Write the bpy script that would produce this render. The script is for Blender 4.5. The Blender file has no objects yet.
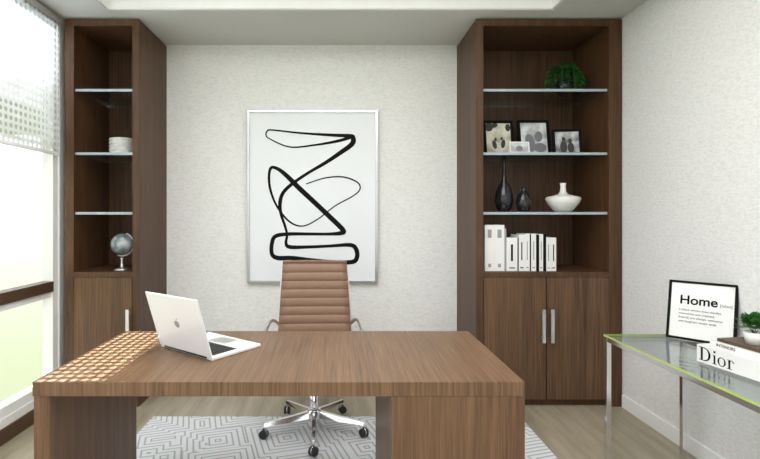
import bpy, bmesh, math, random
from mathutils import Vector, Matrix
random.seed(4)
scn=bpy.context.scene
try: scn.view_settings.view_transform='Standard'
except Exception: pass
F=480.0; EYE=1.33
# ---------------------------------------------------------------- materials
def srgb(r,g,b):
    f=lambda c:(c/255/12.92) if c/255<=0.04045 else ((c/255+0.055)/1.055)**2.4
    return (f(r),f(g),f(b),1)
def newmat(n):
    m=bpy.data.materials.new(n); m.use_nodes=True
    return m,m.node_tree.nodes,m.node_tree.links,m.node_tree.nodes['Principled BSDF']
def pbr(n,c,rough=.5,metal=0,noise=0,nscale=30,bump=0,spec=None):
    m,N,L,p=newmat(n)
    p.inputs['Base Color'].default_value=c; p.inputs['Roughness'].default_value=rough; p.inputs['Metallic'].default_value=metal
    if spec is not None: p.inputs['Specular IOR Level'].default_value=spec
    tc=N.new('ShaderNodeTexCoord'); no=N.new('ShaderNodeTexNoise'); no.inputs['Scale'].default_value=nscale
    L.new(tc.outputs['Object'],no.inputs['Vector'])
    mx=N.new('ShaderNodeMixRGB'); mx.blend_type='MULTIPLY'; mx.inputs[0].default_value=noise
    mx.inputs[1].default_value=c; L.new(no.outputs['Fac'],mx.inputs[2]); L.new(mx.outputs[0],p.inputs['Base Color'])
    if bump:
        b=N.new('ShaderNodeBump'); b.inputs['Strength'].default_value=bump; b.inputs['Distance'].default_value=.005
        L.new(no.outputs['Fac'],b.inputs['Height']); L.new(b.outputs[0],p.inputs['Normal'])
    return m
def wood(n,dark,light,scale,rough=.45,spec=.35):
    m,N,L,p=newmat(n)
    tc=N.new('ShaderNodeTexCoord'); mp=N.new('ShaderNodeMapping'); mp.inputs['Scale'].default_value=scale
    L.new(tc.outputs['Object'],mp.inputs[0])
    n1=N.new('ShaderNodeTexNoise'); n1.inputs['Scale'].default_value=1; n1.inputs['Detail'].default_value=6; n1.inputs['Roughness'].default_value=.65
    L.new(mp.outputs[0],n1.inputs['Vector'])
    mp2=N.new('ShaderNodeMapping'); mp2.inputs['Scale'].default_value=[s*.15 for s in scale]; L.new(tc.outputs['Object'],mp2.inputs[0])
    n2=N.new('ShaderNodeTexNoise'); n2.inputs['Scale'].default_value=1; n2.inputs['Detail'].default_value=3; L.new(mp2.outputs[0],n2.inputs['Vector'])
    ad=N.new('ShaderNodeMath'); ad.operation='MULTIPLY_ADD'; ad.inputs[1].default_value=.25; L.new(n2.outputs['Fac'],ad.inputs[0])
    s=N.new('ShaderNodeMath'); s.operation='MULTIPLY'; s.inputs[1].default_value=.75; L.new(n1.outputs['Fac'],s.inputs[0]); L.new(s.outputs[0],ad.inputs[2])
    r=N.new('ShaderNodeValToRGB'); r.color_ramp.elements[0].position=.35; r.color_ramp.elements[0].color=dark
    r.color_ramp.elements[1].position=.65; r.color_ramp.elements[1].color=light
    L.new(ad.outputs[0],r.inputs[0]); L.new(r.outputs[0],p.inputs['Base Color'])
    p.inputs['Roughness'].default_value=rough; p.inputs['Specular IOR Level'].default_value=spec
    b=N.new('ShaderNodeBump'); b.inputs['Strength'].default_value=.08; b.inputs['Distance'].default_value=.001
    L.new(n1.outputs['Fac'],b.inputs['Height']); L.new(b.outputs[0],p.inputs['Normal'])
    return m
def wallpaper(n,c1,c2,mapscale,bump=.5):
    m,N,L,p=newmat(n)
    tc=N.new('ShaderNodeTexCoord'); mp=N.new('ShaderNodeMapping'); mp.inputs['Scale'].default_value=mapscale
    L.new(tc.outputs['Object'],mp.inputs[0])
    no=N.new('ShaderNodeTexNoise'); no.inputs['Scale'].default_value=1; no.inputs['Detail'].default_value=2; no.inputs['Roughness'].default_value=.5; no.inputs['Distortion'].default_value=1.0
    L.new(mp.outputs[0],no.inputs['Vector'])
    r=N.new('ShaderNodeValToRGB'); r.color_ramp.elements[0].position=.38; r.color_ramp.elements[0].color=c1
    r.color_ramp.elements[1].position=.55; r.color_ramp.elements[1].color=c2
    L.new(no.outputs['Fac'],r.inputs[0]); L.new(r.outputs[0],p.inputs['Base Color'])
    b=N.new('ShaderNodeBump'); b.inputs['Strength'].default_value=bump; b.inputs['Distance'].default_value=.003
    L.new(no.outputs['Fac'],b.inputs['Height']); L.new(b.outputs[0],p.inputs['Normal'])
    p.inputs['Roughness'].default_value=.85; p.inputs['Specular IOR Level'].default_value=.15
    return m
def thin_glass(n,tint,refl=.12,rough=.02,fres=.45):
    m,N,L,p=newmat(n); N.remove(p); out=N['Material Output']
    t=N.new('ShaderNodeBsdfTransparent'); t.inputs[0].default_value=tint
    g=N.new('ShaderNodeBsdfGlossy'); g.inputs['Roughness'].default_value=rough
    lw=N.new('ShaderNodeLayerWeight'); lw.inputs['Blend'].default_value=.35
    ma=N.new('ShaderNodeMath'); ma.operation='MULTIPLY_ADD'; ma.inputs[1].default_value=fres; ma.inputs[2].default_value=refl*.5
    L.new(lw.outputs['Fresnel'],ma.inputs[0])
    mx=N.new('ShaderNodeMixShader'); L.new(ma.outputs[0],mx.inputs[0]); L.new(t.outputs[0],mx.inputs[1]); L.new(g.outputs[0],mx.inputs[2])
    L.new(mx.outputs[0],out.inputs[0]); return m

WC=wood('walnut_cabinet',srgb(54,35,21),srgb(97,67,43),(95,95,2.5))
WD=wood('walnut_door',srgb(68,48,32),srgb(112,83,58),(95,95,2.5))
WT=wood('walnut_desk_top',srgb(82,60,42),srgb(130,100,74),(125,2.6,2.6),.4)
WL=wood('walnut_desk_leg',srgb(78,56,38),srgb(122,92,67),(125,125,2.6),.42)
WALL=wallpaper('wallpaper_back',srgb(218,217,213),srgb(229,228,225),(42,42,105),.6)
WALLR=wallpaper('wallpaper_right',srgb(220,219,216),srgb(231,230,227),(42,42,105),.6)
WHITE=pbr('white_paint',srgb(236,236,234),.7,noise=.03)
CEIL=pbr('ceiling_paint',srgb(204,204,200),.8,noise=.03)
TRAY=pbr('tray_paint',srgb(250,250,250),.8,noise=.03)
FLOOR=wood('light_oak_floor',srgb(134,124,105),srgb(172,161,140),(14,1.2,1),.4)
CHROME=pbr('chrome',(.8,.8,.82,1),.12,1)
SATIN=pbr('satin_metal',(.72,.72,.73,1),.3,1)
FRAMEM=pbr('grey_metal_frame',(.50,.50,.51,1),.28,1)
ALU=pbr('laptop_aluminium',(.84,.84,.86,1),.38,.15)
BLACK=pbr('black_plastic',(.012,.012,.013,1),.4)
KEY=pbr('keys',(.02,.02,.022,1),.5)
INK=pbr('black_ink',(.006,.006,.006,1),.7,spec=.1)
PAPER=pbr('art_paper',srgb(226,228,230),.6,noise=.03,nscale=4)
CREAM=pbr('book_paper',srgb(225,222,212),.7)
WBOOK=pbr('white_cover',srgb(230,229,226),.45)
GBOOK=pbr('grey_cover',srgb(150,150,148),.5)
BRONZE=pbr('bronze_frame',srgb(92,70,54),.4,.3)
CERAM=pbr('black_ceramic',(.012,.012,.014,1),.18)
WCER=pbr('white_ceramic',srgb(228,226,220),.3)
LEATHER=pbr('brown_leather',srgb(138,106,84),.5,noise=.35,nscale=120,bump=.15)
LEAF=pbr('leaf',srgb(72,145,54),.5,noise=.5,nscale=25)
LEAFD=pbr('leaf_dark',srgb(36,92,32),.5,noise=.5,nscale=25)
GLASS=thin_glass('clear_glass',(.90,.94,.95,1),.1)
PANE=thin_glass('window_pane',(.99,.99,.99,1),.02,.02,.05)
GEDGE=pbr('glass_edge',srgb(160,172,180),.15)
LIME=pbr('glass_edge_green',srgb(178,198,104),.15)
WEAVE=pbr('woven_fabric',srgb(228,227,224),.9,noise=.4,nscale=90,bump=.8)

def matbw(n,c1,c2,scale,pos=.5):
    m,N,L,p=newmat(n); tc=N.new('ShaderNodeTexCoord'); no=N.new('ShaderNodeTexNoise'); no.inputs['Scale'].default_value=scale
    L.new(tc.outputs['Object'],no.inputs['Vector']); r=N.new('ShaderNodeValToRGB')
    r.color_ramp.elements[0].position=pos-.12; r.color_ramp.elements[0].color=c1; r.color_ramp.elements[1].position=pos+.12; r.color_ramp.elements[1].color=c2
    L.new(no.outputs['Fac'],r.inputs[0]); L.new(r.outputs[0],p.inputs['Base Color']); p.inputs['Roughness'].default_value=.4; return m
PH1=matbw('photo_birds',srgb(150,148,130),srgb(215,212,195),12,.43)
PH2=matbw('photo_soft',srgb(160,162,164),srgb(228,229,229),10)
PH3=matbw('photo_couple',srgb(110,110,112),srgb(200,200,200),14,.48)
DARKSIL=pbr('photo_dark_tone',srgb(52,50,46),.4)
GREYSIL=pbr('photo_grey_tone',srgb(120,122,124),.4)
GLOBE=matbw('globe_map',srgb(96,112,120),srgb(190,192,188),14,.52)

# rug
def rugmat():
    m,N,L,p=newmat('rug_pattern'); tc=N.new('ShaderNodeTexCoord')
    mp=N.new('ShaderNodeMapping'); mp.inputs['Rotation'].default_value=(0,0,math.radians(28)); L.new(tc.outputs['Object'],mp.inputs[0])
    v=N.new('ShaderNodeTexVoronoi'); v.distance='MANHATTAN'; v.inputs['Scale'].default_value=2.6; v.inputs['Randomness'].default_value=.9
    L.new(mp.outputs[0],v.inputs['Vector'])
    a=N.new('ShaderNodeMath'); a.operation='MULTIPLY'; a.inputs[1].default_value=50; L.new(v.outputs['Distance'],a.inputs[0])
    s=N.new('ShaderNodeMath'); s.operation='SINE'; L.new(a.outputs[0],s.inputs[0])
    r=N.new('ShaderNodeValToRGB'); r.color_ramp.elements[0].position=.35; r.color_ramp.elements[0].color=srgb(224,225,227)
    r.color_ramp.elements[1].position=.95; r.color_ramp.elements[1].color=srgb(168,170,174)
    L.new(s.outputs[0],r.inputs[0])
    no=N.new('ShaderNodeTexNoise'); no.inputs['Scale'].default_value=260; L.new(tc.outputs['Object'],no.inputs['Vector'])
    mx=N.new('ShaderNodeMixRGB'); mx.blend_type='MULTIPLY'; mx.inputs[0].default_value=.2; L.new(r.outputs[0],mx.inputs[1]); L.new(no.outputs['Fac'],mx.inputs[2])
    L.new(mx.outputs[0],p.inputs['Base Color']); p.inputs['Roughness'].default_value=.95; p.inputs['Specular IOR Level'].default_value=.05
    b=N.new('ShaderNodeBump'); b.inputs['Strength'].default_value=.5; b.inputs['Distance'].default_value=.004
    L.new(no.outputs['Fac'],b.inputs['Height']); L.new(b.outputs[0],p.inputs['Normal']); return m
RUG=rugmat()
# perforated blind
def blindmat():
    m,N,L,p=newmat('perforated_blind'); out=N['Material Output']; N.remove(p)
    tc=N.new('ShaderNodeTexCoord'); sp=N.new('ShaderNodeSeparateXYZ'); L.new(tc.outputs['Object'],sp.inputs[0])
    def M(op,a,b=None,c=None):
        n=N.new('ShaderNodeMath'); n.operation=op
        for i,x in enumerate((a,b,c)):
            if x is None: continue
            if isinstance(x,(int,float)): n.inputs[i].default_value=x
            else: L.new(x,n.inputs[i])
        return n.outputs[0]
    S=.044
    def fr(o): 
        return M('SUBTRACT',M('FRACT',M('DIVIDE',M('ADD',o,10.0),S)),.5)
    fy=fr(sp.outputs['Y']); fz=fr(sp.outputs['Z'])
    d=M('SQRT',M('ADD',M('MULTIPLY',fy,fy),M('MULTIPLY',fz,fz)))
    hole=M('LESS_THAN',d,.32)
    dif=N.new('ShaderNodeBsdfDiffuse'); dif.inputs[0].default_value=srgb(205,205,205)
    tr=N.new('ShaderNodeBsdfTranslucent'); tr.inputs[0].default_value=srgb(215,215,215)
    m1=N.new('ShaderNodeMixShader'); m1.inputs[0].default_value=.5; L.new(dif.outputs[0],m1.inputs[1]); L.new(tr.outputs[0],m1.inputs[2])
    tp=N.new('ShaderNodeBsdfTransparent'); tp.inputs[0].default_value=(.62,.62,.63,1)
    m2=N.new('ShaderNodeMixShader'); L.new(hole,m2.inputs[0]); L.new(m1.outputs[0],m2.inputs[1]); L.new(tp.outputs[0],m2.inputs[2])
    L.new(m2.outputs[0],out.inputs[0]); return m
BLIND=blindmat()

# ---------------------------------------------------------------- mesh helpers
def link(o,parent=None):
    scn.collection.objects.link(o)
    if parent is not None: o.parent=parent
    return o
def mesh_from_bm(n,bm,mats,parent=None,smooth=False,loc=(0,0,0),rot=(0,0,0)):
    me=bpy.data.meshes.new(n); bm.normal_update(); bm.to_mesh(me); bm.free()
    if not isinstance(mats,(list,tuple)): mats=[mats]
    for m in mats: me.materials.append(m)
    if smooth:
        for p in me.polygons: p.use_smooth=True
    o=bpy.data.objects.new(n,me); o.location=loc; o.rotation_euler=rot
    return link(o,parent)
def add_box(bm,a,b,mi=0,bev=0):
    r=bmesh.ops.create_cube(bm,size=1); vs=r['verts']
    for v in vs:
        v.co=Vector([ (a[i]+b[i])/2+v.co[i]*(b[i]-a[i]) for i in range(3)])
    fs=set(f for v in vs for f in v.link_faces)
    for f in fs: f.material_index=mi
    if bev:
        es=set(e for v in vs for e in v.link_edges)
        r2=bmesh.ops.bevel(bm,geom=list(es),offset=bev,segments=2,affect='EDGES',profile=.5)
        for f in r2['faces']: f.material_index=mi
def box(n,a,b,mat,parent=None,bev=0,**k):
    bm=bmesh.new(); add_box(bm,a,b,0,bev); return mesh_from_bm(n,bm,mat,parent,**k)
def boxes(n,lst,mats,parent=None,bev=0,**k):
    bm=bmesh.new()
    for it in lst: add_box(bm,it[0],it[1],it[2] if len(it)>2 else 0,bev)
    return mesh_from_bm(n,bm,mats,parent,**k)
def group(n,loc=(0,0,0),rz=0):
    e=bpy.data.objects.new(n,None); e.location=loc; e.rotation_euler=(0,0,rz); e.empty_display_size=.1
    return link(e)
def tube_bm(bm,pts,r,seg=10,mi=0,closed=False):
    pts=[Vector(p) for p in pts]; n=len(pts); rings=[]
    up=None
    for i,p in enumerate(pts):
        if closed: t=(pts[(i+1)%n]-pts[i-1]).normalized()
        else: t=(pts[min(i+1,n-1)]-pts[max(i-1,0)]).normalized()
        if up is None:
            up=Vector((0,0,1)) if abs(t.z)<.9 else Vector((1,0,0))
            up=(up-t*up.dot(t)).normalized()
        else:
            up=(up-t*up.dot(t)).normalized()
        s=t.cross(up); rr=r[i] if isinstance(r,(list,tuple)) else r
        rings.append([bm.verts.new(p+up*math.cos(2*math.pi*k/seg)*rr+s*math.sin(2*math.pi*k/seg)*rr) for k in range(seg)])
    m=n if closed else n-1
    for i in range(m):
        A=rings[i];B=rings[(i+1)%n]
        for k in range(seg):
            f=bm.faces.new((A[k],A[(k+1)%seg],B[(k+1)%seg],B[k])); f.material_index=mi; f.smooth=True
    if not closed:
        f=bm.faces.new(rings[0][::-1]); f.material_index=mi; f=bm.faces.new(rings[-1]); f.material_index=mi
def tube(n,pts,r,mat,parent=None,seg=10,closed=False):
    bm=bmesh.new(); tube_bm(bm,pts,r,seg,0,closed); bmesh.ops.recalc_face_normals(bm,faces=bm.faces)
    return mesh_from_bm(n,bm,mat,parent)
def lathe(n,prof,mat,parent=None,seg=32,loc=(0,0,0),rot=(0,0,0)):
    bm=bmesh.new(); rings=[]
    for r,z in prof:
        if r<1e-5: rings.append([bm.verts.new((0,0,z))])
        else: rings.append([bm.verts.new((r*math.cos(2*math.pi*k/seg),r*math.sin(2*math.pi*k/seg),z)) for k in range(seg)])
    for A,B in zip(rings,rings[1:]):
        for k in range(seg):
            k2=(k+1)%seg
            if len(A)==1 and len(B)==1: continue
            if len(A)==1: bm.faces.new((A[0],B[k],B[k2]))
            elif len(B)==1: bm.faces.new((A[k],A[k2],B[0]))
            else: bm.faces.new((A[k],A[k2],B[k2],B[k]))
    bmesh.ops.recalc_face_normals(bm,faces=bm.faces)
    return mesh_from_bm(n,bm,mat,parent,smooth=True,loc=loc,rot=rot)
def catmull(P,sub=10):
    out=[]
    n=len(P)
    for i in range(n-1):
        p0=P[max(i-1,0)];p1=P[i];p2=P[i+1];p3=P[min(i+2,n-1)]
        for s in range(sub):
            t=s/sub
            out.append(tuple(.5*((2*b)+(-a+c)*t+(2*a-5*b+4*c-d)*t*t+(-a+3*b-3*c+d)*t**3) for a,b,c,d in zip(p0,p1,p2,p3)))
    out.append(tuple(P[-1])); return out
def text(n,s,size,mat,parent,loc,rot,off=0,align='LEFT',sx=1,shear=0):
    c=bpy.data.curves.new(n,'FONT'); c.body=s; c.size=size; c.extrude=.0004; c.offset=off; c.align_x=align
    c.materials.append(mat); o=bpy.data.objects.new(n,c); o.location=loc; o.rotation_euler=rot; o.scale=(sx,1,1)
    return link(o,parent)

# ---------------------------------------------------------------- room
XL,XR,YB,YF=-1.95,1.975,3.87,-1.6
H=2.70
box('floor',(XL-.1,YF,-.1),(XR+.1,YB+.1,0),FLOOR)
box('wall_back',(XL-.1,YB,0),(XR+.1,YB+.1,2.95),WALL)
box('wall_right',(XR,YF,0),(XR+.1,YB,2.95),WALLR)
boxes('wall_left',[((XL-.1,YF,0),(XL,YB,.14)),((XL-.1,3.36,.14),(XL,YB,2.95)),((XL-.1,YF,2.66),(XL,3.36,2.95))],WHITE)
boxes('ceiling',[((XL,3.21,H),(XR,YB,2.95)),((XL,YF,H),(-1.54,3.21,2.95)),((1.44,YF,H),(XR,3.21,2.95)),((-1.54,YF,2.86),(1.44,3.21,2.95))],CEIL)
boxes('trim_1',[((-1.54,3.195,2.705),(1.44,3.21,2.86)),((-1.54,YF,2.705),(-1.525,3.195,2.86)),((1.425,YF,2.705),(1.44,3.195,2.86))],TRAY)
box('baseboard_right',(XR-.014,YF,0),(XR,3.32,.09),WHITE,bev=.003)
box('baseboard_back',(-1.37,YB-.014,0),(.95,YB,.09),WHITE,bev=.003)
box('baseboard_left',(XL,YF,0),(XL+.014,3.32,.09),BRONZE,bev=.003)
# window
w=group('window_1',(XL-.05,0,0))
fr=[((-.03,YF,.14),(.04,3.36,.20)),((-.03,3.30,.2),(.04,3.36,2.66)),((-.03,YF,2.60),(.04,3.36,2.66)),((-.03,.9,.2),(.04,.96,2.6)),((-.03,YF,.2),(.04,YF+.06,2.6)),((-.03,YF,.765),(.03,3.30,.805))]
boxes('frame',fr,WHITE,w)
box('rail',(-.035,YF,.805),(.045,3.30,.875),BRONZE,w)
bm=bmesh.new(); bm.faces.new([bm.verts.new(p) for p in ((0,YF,.2),(0,3.30,.2),(0,3.30,2.6),(0,YF,2.6))])
mesh_from_bm('glass',bm,PANE,w)
# roller blind
b=group('roller_blind',(-1.925,0,0))
bm=bmesh.new(); vs=[bm.verts.new(p) for p in ((0,YF,1.755),(0,3.31,1.755),(0,3.31,2.66),(0,YF,2.66))]; bm.faces.new(vs)
mesh_from_bm('perforated_cloth',bm,BLIND,b)
box('hem_bar',(-.008,YF,1.738),(.008,3.31,1.76),WHITE,b,bev=.003)
tube('roller',[(0,YF,2.672),(0,3.31,2.672)],.022,WHITE,b)
# outside, out of view: slabs added only to shape the sunlight
boxes('sun_blocker_upper',[((-2.49,YF,2.75),(-2.06,2.30,2.95)),((-2.95,2.30,2.75),(-2.06,4.4,2.95))],WHITE)  # added blocker: ends the desk sun patch, keeps sun off the rug
boxes('sun_blocker_lower',[((-3.6,YF-.5,2.10),(-2.235,4.6,2.13))],WHITE)  # added blocker: stops direct sun entering below the blind

# ---------------------------------------------------------------- bookcases
FD=3.33
def bookcase(n,x0,x1,tl,tr,doors,sx0):
    g=group(n,(x0,FD,0)); W=x1-x0; D=YB-FD-.002
    z3=H-.012
    boxes('carcass',[((0,0,0),(tl,D,z3)),((W-tr,0,0),(W,D,z3)),((tl,D-.02,0),(W-tr,D,z3)),((tl,0,z3-.045),(W-tr,D-.02,z3)),
        ((tl,.0,.90),(W-tr,D-.02,.934)),((tl,.02,.05),(W-tr,D-.02,.09)),((tl,.03,0),(W-tr,.05,.05))],WC,g)
    k=doors; dw=(W-tl-tr)/k
    for i in range(k):
        box('door_%d'%(i+1),(tl+i*dw+.003,-.004,.05),(tl+(i+1)*dw-.003,.018,.897),WD,g,bev=.002)
    for zz in (2.21,1.767,1.351):
        bm=bmesh.new(); add_box(bm,(tl+.001,.02,zz-.018),(W-tr-.001,D-.021,zz))
        for f in bm.faces:
            if abs(f.normal.y)>.5 and f.calc_center_median().y<.1: f.material_index=1
        mesh_from_bm('glass_shelf',bm,[GLASS,GEDGE],g)
    hs=[tl+dw-.03,tl+dw+.03] if k==2 else [W-tr-.02]
    for hx in hs:
        boxes('handle',[((hx-.012,-.04,.45),(hx+.012,-.028,.68)),((hx-.006,-.03,.47),(hx+.006,-.003,.485)),((hx-.006,-.03,.645),(hx+.006,-.003,.66))],SATIN,g,bev=.001)
    return g
bookcase('bookcase',-1.894,-1.381,.06,.045,1,0)
bookcase('bookcase',.958,1.970,.05,.09,2,0)

# ---------------------------------------------------------------- framed art
g=group('framed_abstract_art',(-.204,YB-.001,1.478))
W2,H2=.524,.692
boxes('frame',[((-W2,-.04,-H2),(-W2+.022,0,H2)),((W2-.022,-.04,-H2),(W2,0,H2)),((-W2+.022,-.04,H2-.022),(W2-.022,0,H2)),((-W2+.022,-.04,-H2),(W2-.022,0,-H2+.022))],FRAMEM,g,bev=.002)
box('canvas',(-W2+.02,-.028,-H2+.02),(W2-.02,-.004,H2-.02),PAPER,g)
S=[[(267,131,1.6),(266,135,1.4),(270,139,1.2),(290,147,1.5),(315,145,2.0),(338,141,3),(351,137,3.5)],
 [(267,131,1.6),(272,130,1.6),(300,133,2),(330,135,3),(350,136,4),(353,138,5),(352,144,5),(340,153,4.4),(325,163,3.6),(308,173,3),(292,184,3.4),(283,193,3.6),(280,203,3.8),(281,214,3),(285,226,2.6),(287,235,2.4),(286,243,3),(290,247,4),(308,247,3.2),(330,246,3),(350,245,4),(356,249,4.5),(357,257,4.5),(352,262,4.5),(332,262,4),(310,260,4),(292,258,4.4),(278,258,4.6),(272,254,4),(272,243,4),(276,236,4),(290,234,3.5),(310,234,3),(330,234,3),(341,233,4.4),(343,230,5),(330,217,5),(313,201,5),(298,187,5),(287,176,4.5),(278,169,3.5),(271,168,3),(269,178,2.6),(271,192,2.4),(278,208,2),(290,222,1.8),(303,226,1.3),(318,219,1.2),(335,206,1.2),(353,196,1.2),(360,189,1.3),(357,182,1.4),(343,177,1.4),(325,178,1.2),(306,184,1)]]
bm=bmesh.new()
for si,st in enumerate(S):
    q=catmull(st,9); pr=None
    for i,(x,y,wd) in enumerate(q):
        a=q[max(i-1,0)];c=q[min(i+1,len(q)-1)]
        t=Vector((c[0]-a[0],c[1]-a[1])); 
        if t.length<1e-6: continue
        t.normalize(); nx,ny=-t.y*wd/2,t.x*wd/2
        yy=-.0285-.0003*si-.000004*i
        c3=[bm.verts.new(((x+sx*nx-312.5)/125,yy,(196.5-(y+sx*ny))/125)) for sx in (1,-1)]
        if pr: bm.faces.new((pr[0],c3[0],c3[1],pr[1]))
        pr=c3
mesh_from_bm('brush_strokes',bm,INK,g)

# ---------------------------------------------------------------- rug
bm=bmesh.new(); add_box(bm,(-1.2,-.95,.001),(1.2,.95,.014),0,.004)
mesh_from_bm('area_rug',bm,RUG,None,loc=(-.01,2.19,0))

# ---------------------------------------------------------------- desk
g=group('writing_desk',(0,0,.015))
dz=.735
box('top',(-1.062,1.667,dz-.05),(.65,2.40,dz),WT,g,bev=.0015)
box('side_panel',(-1.06,1.672,0),(-1.005,2.395,dz-.05),WL,g,bev=.0015)
boxes('pedestal',[((.187,1.668,0),(.65,2.395,dz-.0505))],WL,g,bev=.0015)

# ---------------------------------------------------------------- chair
CH=(-.145,2.93,.015)
g=group('office_chair',CH,math.radians(2))
prof=catmull([(-.25,.425),(-.235,.455),(-.16,.468),(0,.452),(.12,.44),(.19,.46),(.225,.53),(.245,.65),(.262,.80),(.28,.93),(.29,.99),(.287,1.003)],14)
L=[0]
for a,c in zip(prof,prof[1:]): L.append(L[-1]+math.hypot(c[0]-a[0],c[1]-a[1]))
tot=L[-1]; NS=300; rs=[]; j=0
for i in range(NS+1):
    s=tot*i/NS
    while j<len(L)-2 and L[j+1]<s: j+=1
    t=(s-L[j])/max(1e-9,L[j+1]-L[j]); rs.append((prof[j][0]+(prof[j+1][0]-prof[j][0])*t,prof[j][1]+(prof[j+1][1]-prof[j][1])*t,s))
def nrm(i):
    a=rs[max(i-2,0)];c=rs[min(i+2,NS)]; ty,tz=c[0]-a[0],c[1]-a[1]; l=math.hypot(ty,tz); return (-tz/l,ty/l)
def halfw(z,s): 
    return .24-.026*max(0,(z-.55)/.45)
pitch=.056
bm=bmesh.new(); rows=[];rowsb=[]
for i,(y,z,s) in enumerate(rs):
    ny,nz=nrm(i); e=abs(math.sin(math.pi*s/pitch))**.35*.011
    hw=halfw(z,s); r=[];rb=[]
    for k in range(9):
        u=-1+k/4; dish=.012*(1-u*u)
        r.append(bm.verts.new((u*hw,y+ny*(e-dish),z+nz*(e-dish))))
        rb.append(bm.verts.new((u*hw,y-ny*(.010+dish),z-nz*(.010+dish))))
    rows.append(r);rowsb.append(rb)
for i in range(NS):
    for k in range(8):
        bm.faces.new((rows[i][k],rows[i][k+1],rows[i+1][k+1],rows[i+1][k])); bm.faces.new((rowsb[i][k],rowsb[i+1][k],rowsb[i+1][k+1],rowsb[i][k+1]))
    bm.faces.new((rows[i][0],rows[i+1][0],rowsb[i+1][0],rowsb[i][0])); bm.faces.new((rows[i][8],rowsb[i][8],rowsb[i+1][8],rows[i+1][8]))
for i in (0,NS):
    for k in range(8): bm.faces.new((rows[i][k],rows[i][k+1],rowsb[i][k+1],rowsb[i][k]))
bmesh.ops.recalc_face_normals(bm,faces=bm.faces)
mesh_from_bm('ribbed_sling',bm,LEATHER,g,smooth=True)
for sx,nm in ((-1,'left'),(1,'right')):
    pts=[(sx*(halfw(z,s)+.002),y+.008,z) for y,z,s in rs[:-8:6]]
    tube('side_rail_'+nm,pts,.0065,SATIN,g)
    arm=catmull([(sx*.238,-.13,.452),(sx*.275,-.15,.50),(sx*.285,-.15,.58),(sx*.283,-.11,.63),(sx*.282,0,.642),(sx*.28,.12,.642),(sx*.262,.2,.63),(sx*.242,.238,.60)],8)
    tube('arm_'+nm,arm,.011,SATIN,g)
tube('cross_bar_seat',[(-.235,0,.432),(0,0,.40),(.235,0,.432)],.012,SATIN,g)
tube('cross_bar_back',[(-.22,.262,.66),(0,.285,.655),(.22,.262,.66)],.008,SATIN,g)
lathe('column',[(0,.07),(.028,.07),(.028,.24),(.02,.245),(.016,.25),(.016,.38),(.05,.385),(.05,.41),(0,.41)],CHROME,g)
lathe('hub',[(0,.075),(.04,.075),(.045,.09),(.042,.125),(.028,.14),(0,.14)],CHROME,g)
R=.31
for i in range(5):
    a=math.radians(-90+72*i); ca,sa=math.cos(a),math.sin(a)
    bm=bmesh.new()
    q=[]
    for t,wd,z0,z1 in ((.03,.022,.085,.125),(.15,.018,.078,.108),(R,.013,.072,.090)):
        q.append([bm.verts.new((ca*t-sa*wd*s1,sa*t+ca*wd*s1,zz)) for s1,zz in ((-1,z0),(1,z0),(.6,z1),(-.6,z1))])
    for A,B in zip(q,q[1:]):
        for k in range(4): bm.faces.new((A[k],A[(k+1)%4],B[(k+1)%4],B[k]))
    bm.faces.new(q[0][::-1]); bm.faces.new(q[-1]); bmesh.ops.recalc_face_normals(bm,faces=bm.faces)
    mesh_from_bm('base_leg_%d'%(i+1),bm,CHROME,g)
    x,y=ca*R,sa*R
    bm=bmesh.new(); tube_bm(bm,[(x,y,.05),(x,y,.082)],.007,8,0)
    ax=Vector((math.cos(a+.9),math.sin(a+.9),0))
    for s1 in (-1,1):
        c=Vector((x,y,.0255))+ax*s1*.012
        tube_bm(bm,[c-ax*.008,c-ax*.006,c+ax*.006,c+ax*.008],[.021,.025,.025,.021],18,1)
    c=Vector((x,y,.03)); tube_bm(bm,[c-ax*.003,c+ax*.003],.024,16,0)
    bmesh.ops.recalc_face_normals(bm,faces=bm.faces)
    mesh_from_bm('caster_%d'%(i+1),bm,[CHROME,BLACK],g)

# ---------------------------------------------------------------- laptop
hA=Vector((-.502,1.90)); hB=Vector((-.78,2.11)); mid=(hA+hB)/2; d=(hA-hB); rz=math.atan2(d.y,d.x)
g=group('laptop',(mid.x,mid.y,.7505),rz); w_=.355/2; dp=.268
bm=bmesh.new(); add_box(bm,(-w_,.004,0),(w_,dp,.014),0,.004); mesh_from_bm('base',bm,ALU,g)
lst=[]
for r in range(6):
    for c in range(14):
        if r==5 and 4<=c<=8: continue
        x=-.15+c*.0215; y=.03+r*.0195
        lst.append(((x,y,.0142),(x+.0185,y+.0165,.0158)))
lst.append(((-.15+4*.0215,.03+5*.0195,.0142),(-.15+9*.0215-.003,.03+5*.0195+.0165,.0158)))
boxes('keys',lst,KEY,g)
box('keyboard_well',(-.155,.026,.0138),(.155,.149,.0146),BLACK,g)
box('trackpad',(-.055,.163,.0138),(.055,.245,.0144),SATIN,g)
lid=bpy.data.objects.new('lid_pivot',None); link(lid,g); lid.location=(0,.004,.012); lid.rotation_euler=(math.radians(17),0,0)
bm=bmesh.new(); add_box(bm,(-w_,-.004,0),(w_,.003,.252),0,.0025); mesh_from_bm('lid',bm,ALU,lid)
box('screen',(-w_+.012,.0028,.014),(w_-.012,.0036,.24),BLACK,lid)
tube('hinge',[(-w_*.8,.004,.010),(w_*.8,.004,.010)],.006,BLACK,g)
bm=bmesh.new(); 
vs=[]
for k in range(28):
    a=2*math.pi*k/28; rr=.0165*(1-.16*max(0,math.cos(a-math.pi/2))**6-.1*max(0,math.cos(a+math.pi/2))**8)
    vs.append(bm.verts.new((rr*math.cos(a),-.0045,.125+rr*math.sin(a)*1.05)))
bm.faces.new(vs)
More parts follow.
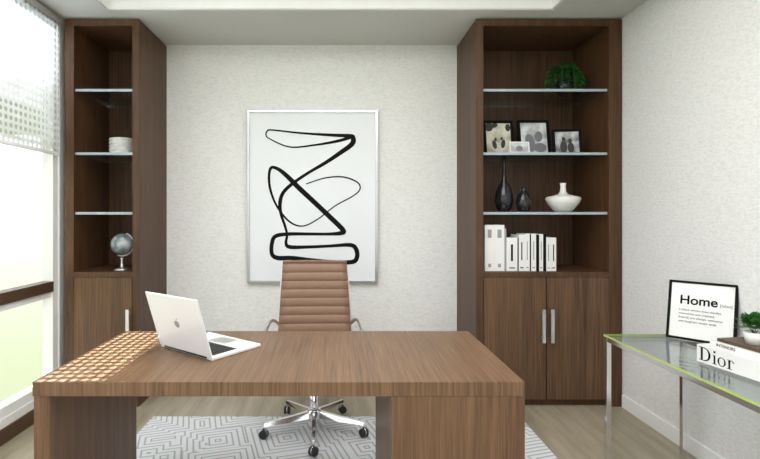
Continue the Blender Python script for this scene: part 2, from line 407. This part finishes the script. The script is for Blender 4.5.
vs=[bm.verts.new((x,-.0045,.125+z)) for x,z in ((0,.018),(.003,.024),(.009,.028),(.007,.021))]; bm.faces.new(vs)
mesh_from_bm('logo',bm,GBOOK,lid)

# ---------------------------------------------------------------- console table
TX0,TX1,TY0,TY1,TZ=1.45,1.95,.75,2.62,.68
g=group('console_table',(0,0,0))
bm=bmesh.new(); add_box(bm,(TX0,TY0,TZ-.010),(TX1,TY1,TZ))
for f in bm.faces:
    if abs(f.normal.z)<.5: f.material_index=1
mesh_from_bm('glass_top',bm,[GLASS,LIME],g)
q=.012; zt=TZ-.0105
rl=[]
for lx in (TX0+.012,TX1-.08):
    for ly in (TY0+.03,TY1-.02):
        rl.append(((lx-q,ly-q,0),(lx+q,ly+q,zt)))
    rl.append(((lx-q*.9,TY0+.04,zt-.024),(lx+q*.9,TY1-.03,zt)))
for ly in (TY0+.03,TY1-.02): rl.append(((TX0+.025,ly-q*.8,zt-.024),(TX1-.09,ly+q*.8,zt)))
boxes('chrome_frame',rl,CHROME,g,bev=.001)

# framed quote (leaning)
A=Vector((1.745,2.53));B=Vector((1.915,2.335)); mid=(A+B)/2; d=B-A
g=group('framed_quote_print',(mid.x,mid.y,TZ+.006),math.atan2(d.y,d.x))
pv=bpy.data.objects.new('tilt',None); link(pv,g); pv.rotation_euler=(math.radians(-13),0,0)
fw,fh=.145,.305
boxes('frame',[((-fw,0,0),(-fw+.012,.018,fh)),((fw-.012,0,0),(fw,.018,fh)),((-fw+.012,0,0),(fw-.012,.018,.012)),((-fw+.012,0,fh-.012),(fw-.012,.018,fh)),((-fw+.012,.012,.012),(fw-.012,.018,fh-.012))],INK,pv)
box('print',(-fw+.012,.005,.012),(fw-.012,.012,fh-.012),WBOOK,pv)
text('title','Home',.064,INK,pv,(-.095,.0046,.185),(math.pi/2,0,0),.0014)
text('title_note','[hōm]',.02,INK,pv,(.075,.0046,.187),(math.pi/2,0,0))
for i,s in enumerate(('a place where love resides,','memories are created,','friends are always welcome','and laughter never ends')):
    text('line_%d'%(i+1),s,.0165,INK,pv,(-.095,.0046,.15-i*.02),(math.pi/2,0,0))

# book stack
g=group('book_stack',(1.60,2.14,TZ+.001),math.radians(8))
def book(nm,x0,y0,x1,y1,z0,z1,cov,parent):
    c=.004
    boxes(nm,[((x0,y0,z0),(x1,y1,z0+c),0),((x0,y0,z1-c),(x1,y1,z1),0),((x0,y0,z0+c),(x0+c,y1,z1-c),0),((x0+c,y0+.005,z0+c),(x1-.005,y1-.005,z1-c),1)],[cov,CREAM],parent)
book('large_book',0,-.33,.25,0,0,.075,WBOOK,g)
def serif(parent,x):
    T=.0007
    bm=bmesh.new()
    def bar(u0,z0,u1,z1): add_box(bm,(x-T,-u1,z0),(x-T*.3,-u0,z1))
    def ring(u,z,ru,rz,th,a0=0,a1=2*math.pi):
        n=28; pr=None
        for i in range(n+1):
            a=a0+(a1-a0)*i/n; tt=th*(.35+.65*abs(math.cos(a)))
            o=bm.verts.new((x-T,-(u+ru*math.cos(a)),z+rz*math.sin(a))); ii=bm.verts.new((x-T,-(u+(ru-tt)*math.cos(a)),z+(rz-th*.4)*math.sin(a)))
            if pr: bm.faces.new((pr[0],o,ii,pr[1]))
            pr=(o,ii)
    z0=.010; hc=.058; hx=.038
    bar(.020,z0,.030,z0+hc); bar(.012,z0,.04,z0+.003); bar(.012,z0+hc-.003,.04,z0+hc)
    ring(.036,z0+hc/2,.032,hc/2,.011,-math.pi/2,math.pi/2)
    bar(.082,z0,.090,z0+hx); bar(.076,z0,.096,z0+.0025); bar(.077,z0+hx-.0025,.090,z0+hx); bar(.0815,z0+hx+.009,.0905,z0+hx+.018)
    ring(.119,z0+hx/2,.019,hx/2,.008)
    bar(.149,z0,.157,z0+hx); bar(.143,z0,.165,z0+.0025); bar(.144,z0+hx-.0025,.157,z0+hx); ring(.163,z0+hx-.013,.012,.013,.007,.3,math.pi)
    mesh_from_bm('spine_title',bm,INK,parent)
serif(g,0)
BR=pbr('brown_cover',srgb(84,66,52),.5)
book('middle_book',.035,-.32,.26,-.03,.075,.098,WBOOK,g)
book('upper_book',.05,-.31,.25,-.05,.098,.112,BR,g)
text('spine_title_small','INTERIORS',.018,INK,g,(.0344,-.06,.080),(math.pi/2,0,-math.pi/2))
def leaf_bm(bm,base,dirv,upv,l,wd,mi=0,zmin=None):
    dirv=dirv.normalized(); s=dirv.cross(upv).normalized()
    p=[base,base+dirv*l*.35+s*wd*.5,base+dirv*l*.75+s*wd*.38,base+dirv*l,base+dirv*l*.75-s*wd*.38,base+dirv*l*.35-s*wd*.5]
    if zmin is not None:
        for i,v in enumerate(p): v.z=max(v.z,zmin+.0006*i)
    vs=[bm.verts.new(v) for v in p]; f=bm.faces.new(vs); f.material_index=mi
g=group('potted_plant',(1.735,2.0,TZ+.1135))
lathe('pot',[(0,0),(.03,0),(.038,.05),(.035,.05),(.032,.042),(0,.042)],WCER,g)
bm=bmesh.new()
for i in range(240):
    a=random.uniform(0,2*math.pi); e=random.uniform(-.1,1.5)
    dr=Vector((math.cos(a)*math.cos(e),math.sin(a)*math.cos(e),math.sin(e)))
    rr=random.uniform(.015,.055); base=Vector((0,0,.06))+dr*rr
    leaf_bm(bm,base,dr+Vector((random.uniform(-.4,.4),random.uniform(-.4,.4),.1)),Vector((.1,.2,1)),.024,.018,i%2)
for i in range(12):
    a=i*.52; tube_bm(bm,[(0,0,.035),(math.cos(a)*.03,math.sin(a)*.03,.085)],.001,5,1)
mesh_from_bm('foliage',bm,[LEAF,LEAFD],g)

# ---------------------------------------------------------------- shelf items
def X(px,d): return (px-338)/F*d
def photo_frame(x0,x1,d,z,h,fm,pm,t=.016,tilt=-10,rz=0,sil=(),sm=None):
    g=group('photo_frame',((X(x0,d)+X(x1,d))/2,d,z+.004),math.radians(rz)); w=(X(x1,d)-X(x0,d))/2
    p=bpy.data.objects.new('tilt',None); link(p,g); p.rotation_euler=(math.radians(tilt),0,0)
    boxes('frame',[((-w,0,0),(-w+t,.014,h)),((w-t,0,0),(w,.014,h)),((-w+t,0,0),(w-t,.014,t)),((-w+t,0,h-t),(w-t,.014,h)),((-w+t,.01,t),(w-t,.014,h-t))],fm,p)
    box('photo',(-w+t,.005,t),(w-t,.01,h-t),pm,p)
    if sil:
        bm=bmesh.new()
        for j,(u,v,ru,rv,tl) in enumerate(sil):
            iw=w-t; ih=h/2-t
            vs=[]
            for k in range(20):
                a=2*math.pi*k/20; uu=ru*math.cos(a);vv=rv*math.sin(a)
                u2=u+uu*math.cos(tl)-vv*math.sin(tl); v2=v+uu*math.sin(tl)+vv*math.cos(tl)
                u2=max(-1,min(1,u2));v2=max(-1,min(1,v2))
                vs.append(bm.verts.new((u2*iw,.0048-.00015*j,h/2+v2*ih)))
            bm.faces.new(vs)
        mesh_from_bm('picture_shapes',bm,sm,p)
    a=math.radians(-tilt)
    yt=h*.6*math.sin(a)+.014; zt_=h*.6*math.cos(a)
    tube('easel_leg',[(0,yt,zt_-.005),(0,yt+.05,0)],.003,fm,g,6)
s2=1.767; s3=1.351; s4=.934
photo_frame(484.5,515,3.55,s2,.272,INK,PH1,.021,sil=[(-.75,.75,.35,.3,0),(-.3,.85,.3,.16,.2),(.8,.7,.2,.25,0),(-.35,-.45,.17,.3,.3),(-.25,-.1,.1,.12,0),(.35,-.4,.17,.3,-.3),(.25,-.05,.1,.12,0)],sm=DARKSIL)
photo_frame(519.5,551.5,3.60,s2,.285,INK,PH2,.021,sil=[(-.3,-.3,.35,.6,.3),(.35,.1,.3,.35,-.3),(.4,-.6,.5,.3,0)],sm=GREYSIL)
photo_frame(510,530,3.42,s2,.085,WCER,PH2,.008,sil=[(0,-.2,.4,.6,0)],sm=GREYSIL)
photo_frame(554,582,3.50,s2,.195,INK,PH3,.019,-10,-8,sil=[(-.3,-.5,.3,.6,0),(-.28,.25,.16,.24,0),(.3,-.55,.28,.5,0),(.25,.1,.16,.24,0)],sm=DARKSIL)
# trailing plant
g=group('trailing_plant',(X(567,3.5),3.54,2.2115))
lathe('pot',[(0,0),(.035,0),(.062,.03),(.070,.065),(.060,.105),(.048,.115),(.044,.108),(0,.1)],CERAM,g)
bm=bmesh.new()
for i in range(56):
    a=random.uniform(0,2*math.pi); ln=random.uniform(.07,.15); top=random.uniform(.06,.13)
    if i>=30: a=random.uniform(-1.5,.4); ln=random.uniform(.10,.14); top=.07
    drop=random.uniform(.05,.18) if i%2==0 else random.uniform(0,.07)
    P=catmull([(0,0,.1),(math.cos(a)*ln*.35,math.sin(a)*ln*.35,.1+top),(math.cos(a)*ln*.8,math.sin(a)*ln*.8,.1+top*.8),(math.cos(a)*ln,math.sin(a)*ln,.1+top*.4-drop)],5)
    P=[(p[0],p[1],max(p[2],.008)) for p in P]
    tube_bm(bm,P,.0015,4,1)
    for k in range(3,len(P)-1):
        b0=Vector(P[k]); t=(Vector(P[k+1])-b0).normalized(); s=t.cross(Vector((0,0,1)))
        if s.length<.1: s=Vector((1,0,0))
        for sg in (-1,1): leaf_bm(bm,b0,s.normalized()*sg+t*.6,Vector((.1,.1,1)),.028,.012,(k+i)%2,.002)
mesh_from_bm('foliage',bm,[LEAF,LEAFD],g)
# vases
g=group('bottle_vase',(X(505,3.48),3.5,s3+.001))
lathe('body',[(0,0),(.032,0),(.055,.03),(.066,.08),(.062,.13),(.045,.18),(.02,.225),(.012,.26),(.010,.34),(.014,.395),(.010,.395),(.007,.34),(0,.3)],CERAM,g)
g=group('bottle_vase',(X(523.5,3.45),3.45,s3+.001))
lathe('body',[(0,0),(.03,0),(.048,.03),(.052,.07),(.044,.11),(.022,.145),(.012,.16),(.015,.18),(.01,.18),(.008,.15),(0,.12)],CERAM,g)
tube('ring_handle',[(.030*math.cos(a)*.8,0,.15+.03*math.sin(a)) for a in [i*math.pi/10 for i in range(20)]],.004,CERAM,g,8,True)
g=group('white_vase',(X(563,3.48),3.48,s3+.001))
lathe('body',[(0,0),(.05,0),(.072,.018),(.104,.058),(.120,.095),(.112,.108),(.07,.118),(.035,.128),(.022,.145),(.018,.185),(.022,.21),(.017,.21),(.013,.18),(0,.15)],WCER,g,40)
# books row
g=group('row_of_books',(0,3.38,s4+.001))
x=X(484,3.4)
spec=[(9.5,.325,0),(10,.325,0),(2,.30,2),(11,.235,0),(1.2,.23,1),(6,.255,0),(5,.262,0),(1.3,.26,1),(5,.262,0),(3,.255,1),(4,.26,0),(3,.26,1),(4.5,.235,0),(5.5,.235,0)]
for i,(wpx,h,c) in enumerate(spec):
    wd=wpx/141; cov=[WBOOK,INK,GBOOK][c]; dd=.16 if h<.3 else .22
    boxes('book_%d'%(i+1),[((x,0,0),(x+.003,dd,h),0),((x+wd-.003,0,0),(x+wd-.001,dd,h),0),((x+.003,0,0),(x+wd-.003,.004,h),0),((x+.003,.004,.004),(x+wd-.003,dd-.005,h-.005),1)],[cov,CREAM],g)
    cc=WBOOK if c==1 else INK
    if i<2:
        boxes('label_%d'%(i+1),[((x+wd*.3,-.0012,h*.72),(x+wd*.7,-.0002,h*.9)),((x+wd*.35,-.0012,h*.08),(x+wd*.65,-.0002,h*.16))],GBOOK,g)
    elif wd>.025:
        boxes('label_%d'%(i+1),[((x+wd*.4,-.0012,h*.3),(x+wd*.58,-.0002,h*.8)),((x+wd*.25,-.0012,h*.08),(x+wd*.75,-.0002,h*.11))],cc if i%2 else GBOOK,g)
    x+=wd
# left bookcase items
g=group('woven_basket',(X(121,3.5),3.52,s2+.001))
prof=[(0,0),(.07,0)]
for k in range(5):
    z=.012+k*.024
    for a in (-60,-20,20,60): prof.append((.078+.012*math.cos(math.radians(a)),z+.012*math.sin(math.radians(a))))
prof+=[(.072,.122),(.066,.11),(.06,.03),(0,.03)]
lathe('basket',prof,WEAVE,g,40)
g=group('desk_globe',(X(122,3.45),3.45,s4+.001))
lathe('foot',[(0,0),(.055,0),(.055,.008),(.02,.018),(.009,.03),(.008,.075),(.014,.085),(0,.09)],SATIN,g)
R=.075; zc=.185
pr=[(R*math.sin(math.pi*i/20),-R*math.cos(math.pi*i/20)) for i in range(21)]; pr[0]=(0,-R); pr[-1]=(0,R)
lathe('sphere',pr,GLOBE,g,40,loc=(0,0,zc),rot=(0,math.radians(23),0))
tube('meridian',[((R+.009)*math.cos(a),0,zc+(R+.009)*math.sin(a)) for a in [math.radians(-113+i*9) for i in range(21)]],.004,SATIN,g)
tube('axis_pins',[(-(R+.009)*math.sin(math.radians(-23)),0,zc+(R+.009)*math.cos(math.radians(23))),(-(R-.005)*math.sin(math.radians(-23)),0,zc+(R-.005)*math.cos(math.radians(23)))],.003,SATIN,g,6)

# ---------------------------------------------------------------- light
wd=bpy.data.worlds.new('World'); scn.world=wd; wd.use_nodes=True; N=wd.node_tree.nodes; L=wd.node_tree.links
bg=N['Background']; tc=N.new('ShaderNodeTexCoord'); sp=N.new('ShaderNodeSeparateXYZ'); L.new(tc.outputs['Generated'],sp.inputs[0])
mr=N.new('ShaderNodeMapRange'); mr.inputs[1].default_value=-1; mr.inputs[2].default_value=1; L.new(sp.outputs['Z'],mr.inputs[0])
r=N.new('ShaderNodeValToRGB'); e=r.color_ramp.elements; e[0].position=.25; e[0].color=(.40,.45,.27,1); e[1].position=.55; e[1].color=(.98,.99,1,1)
x=e.new(.38); x.color=(.50,.55,.37,1); x=e.new(.46); x.color=(.58,.62,.53,1); x=e.new(.50); x.color=(.85,.88,.90,1)
L.new(mr.outputs[0],r.inputs[0]); L.new(r.outputs[0],bg.inputs[0]); bg.inputs[1].default_value=1.85
def area(n,loc,rot,sx,sy,p,c=(1,1,1)):
    l=bpy.data.lights.new(n,'AREA'); l.shape='RECTANGLE'; l.size=sx; l.size_y=sy; l.energy=p; l.color=c
    o=bpy.data.objects.new(n,l); o.location=loc; o.rotation_euler=rot; return link(o)
area('ceiling_fill',(-.05,1.3,2.84),(0,0,0),2.2,2.6,90,(.99,.993,1))  # added fill in the ceiling recess, out of view, brightens the room
sl=bpy.data.lights.new('sun','SUN'); sl.energy=75; sl.angle=math.radians(.45); sl.color=(.82,.92,1)
so=bpy.data.objects.new('sun',sl); so.rotation_euler=Vector((1,.05,-1.2)).to_track_quat('-Z','Y').to_euler(); so.location=(-4,0,5); link(so)

# ---------------------------------------------------------------- camera
c=bpy.data.cameras.new('camera'); c.sensor_width=36; c.lens=F/760*36; c.shift_x=42/760; c.shift_y=-14.5/760; c.clip_start=.05
co=bpy.data.objects.new('camera',c); co.location=(0,0,EYE); co.rotation_euler=(math.pi/2,0,0); link(co); scn.camera=co
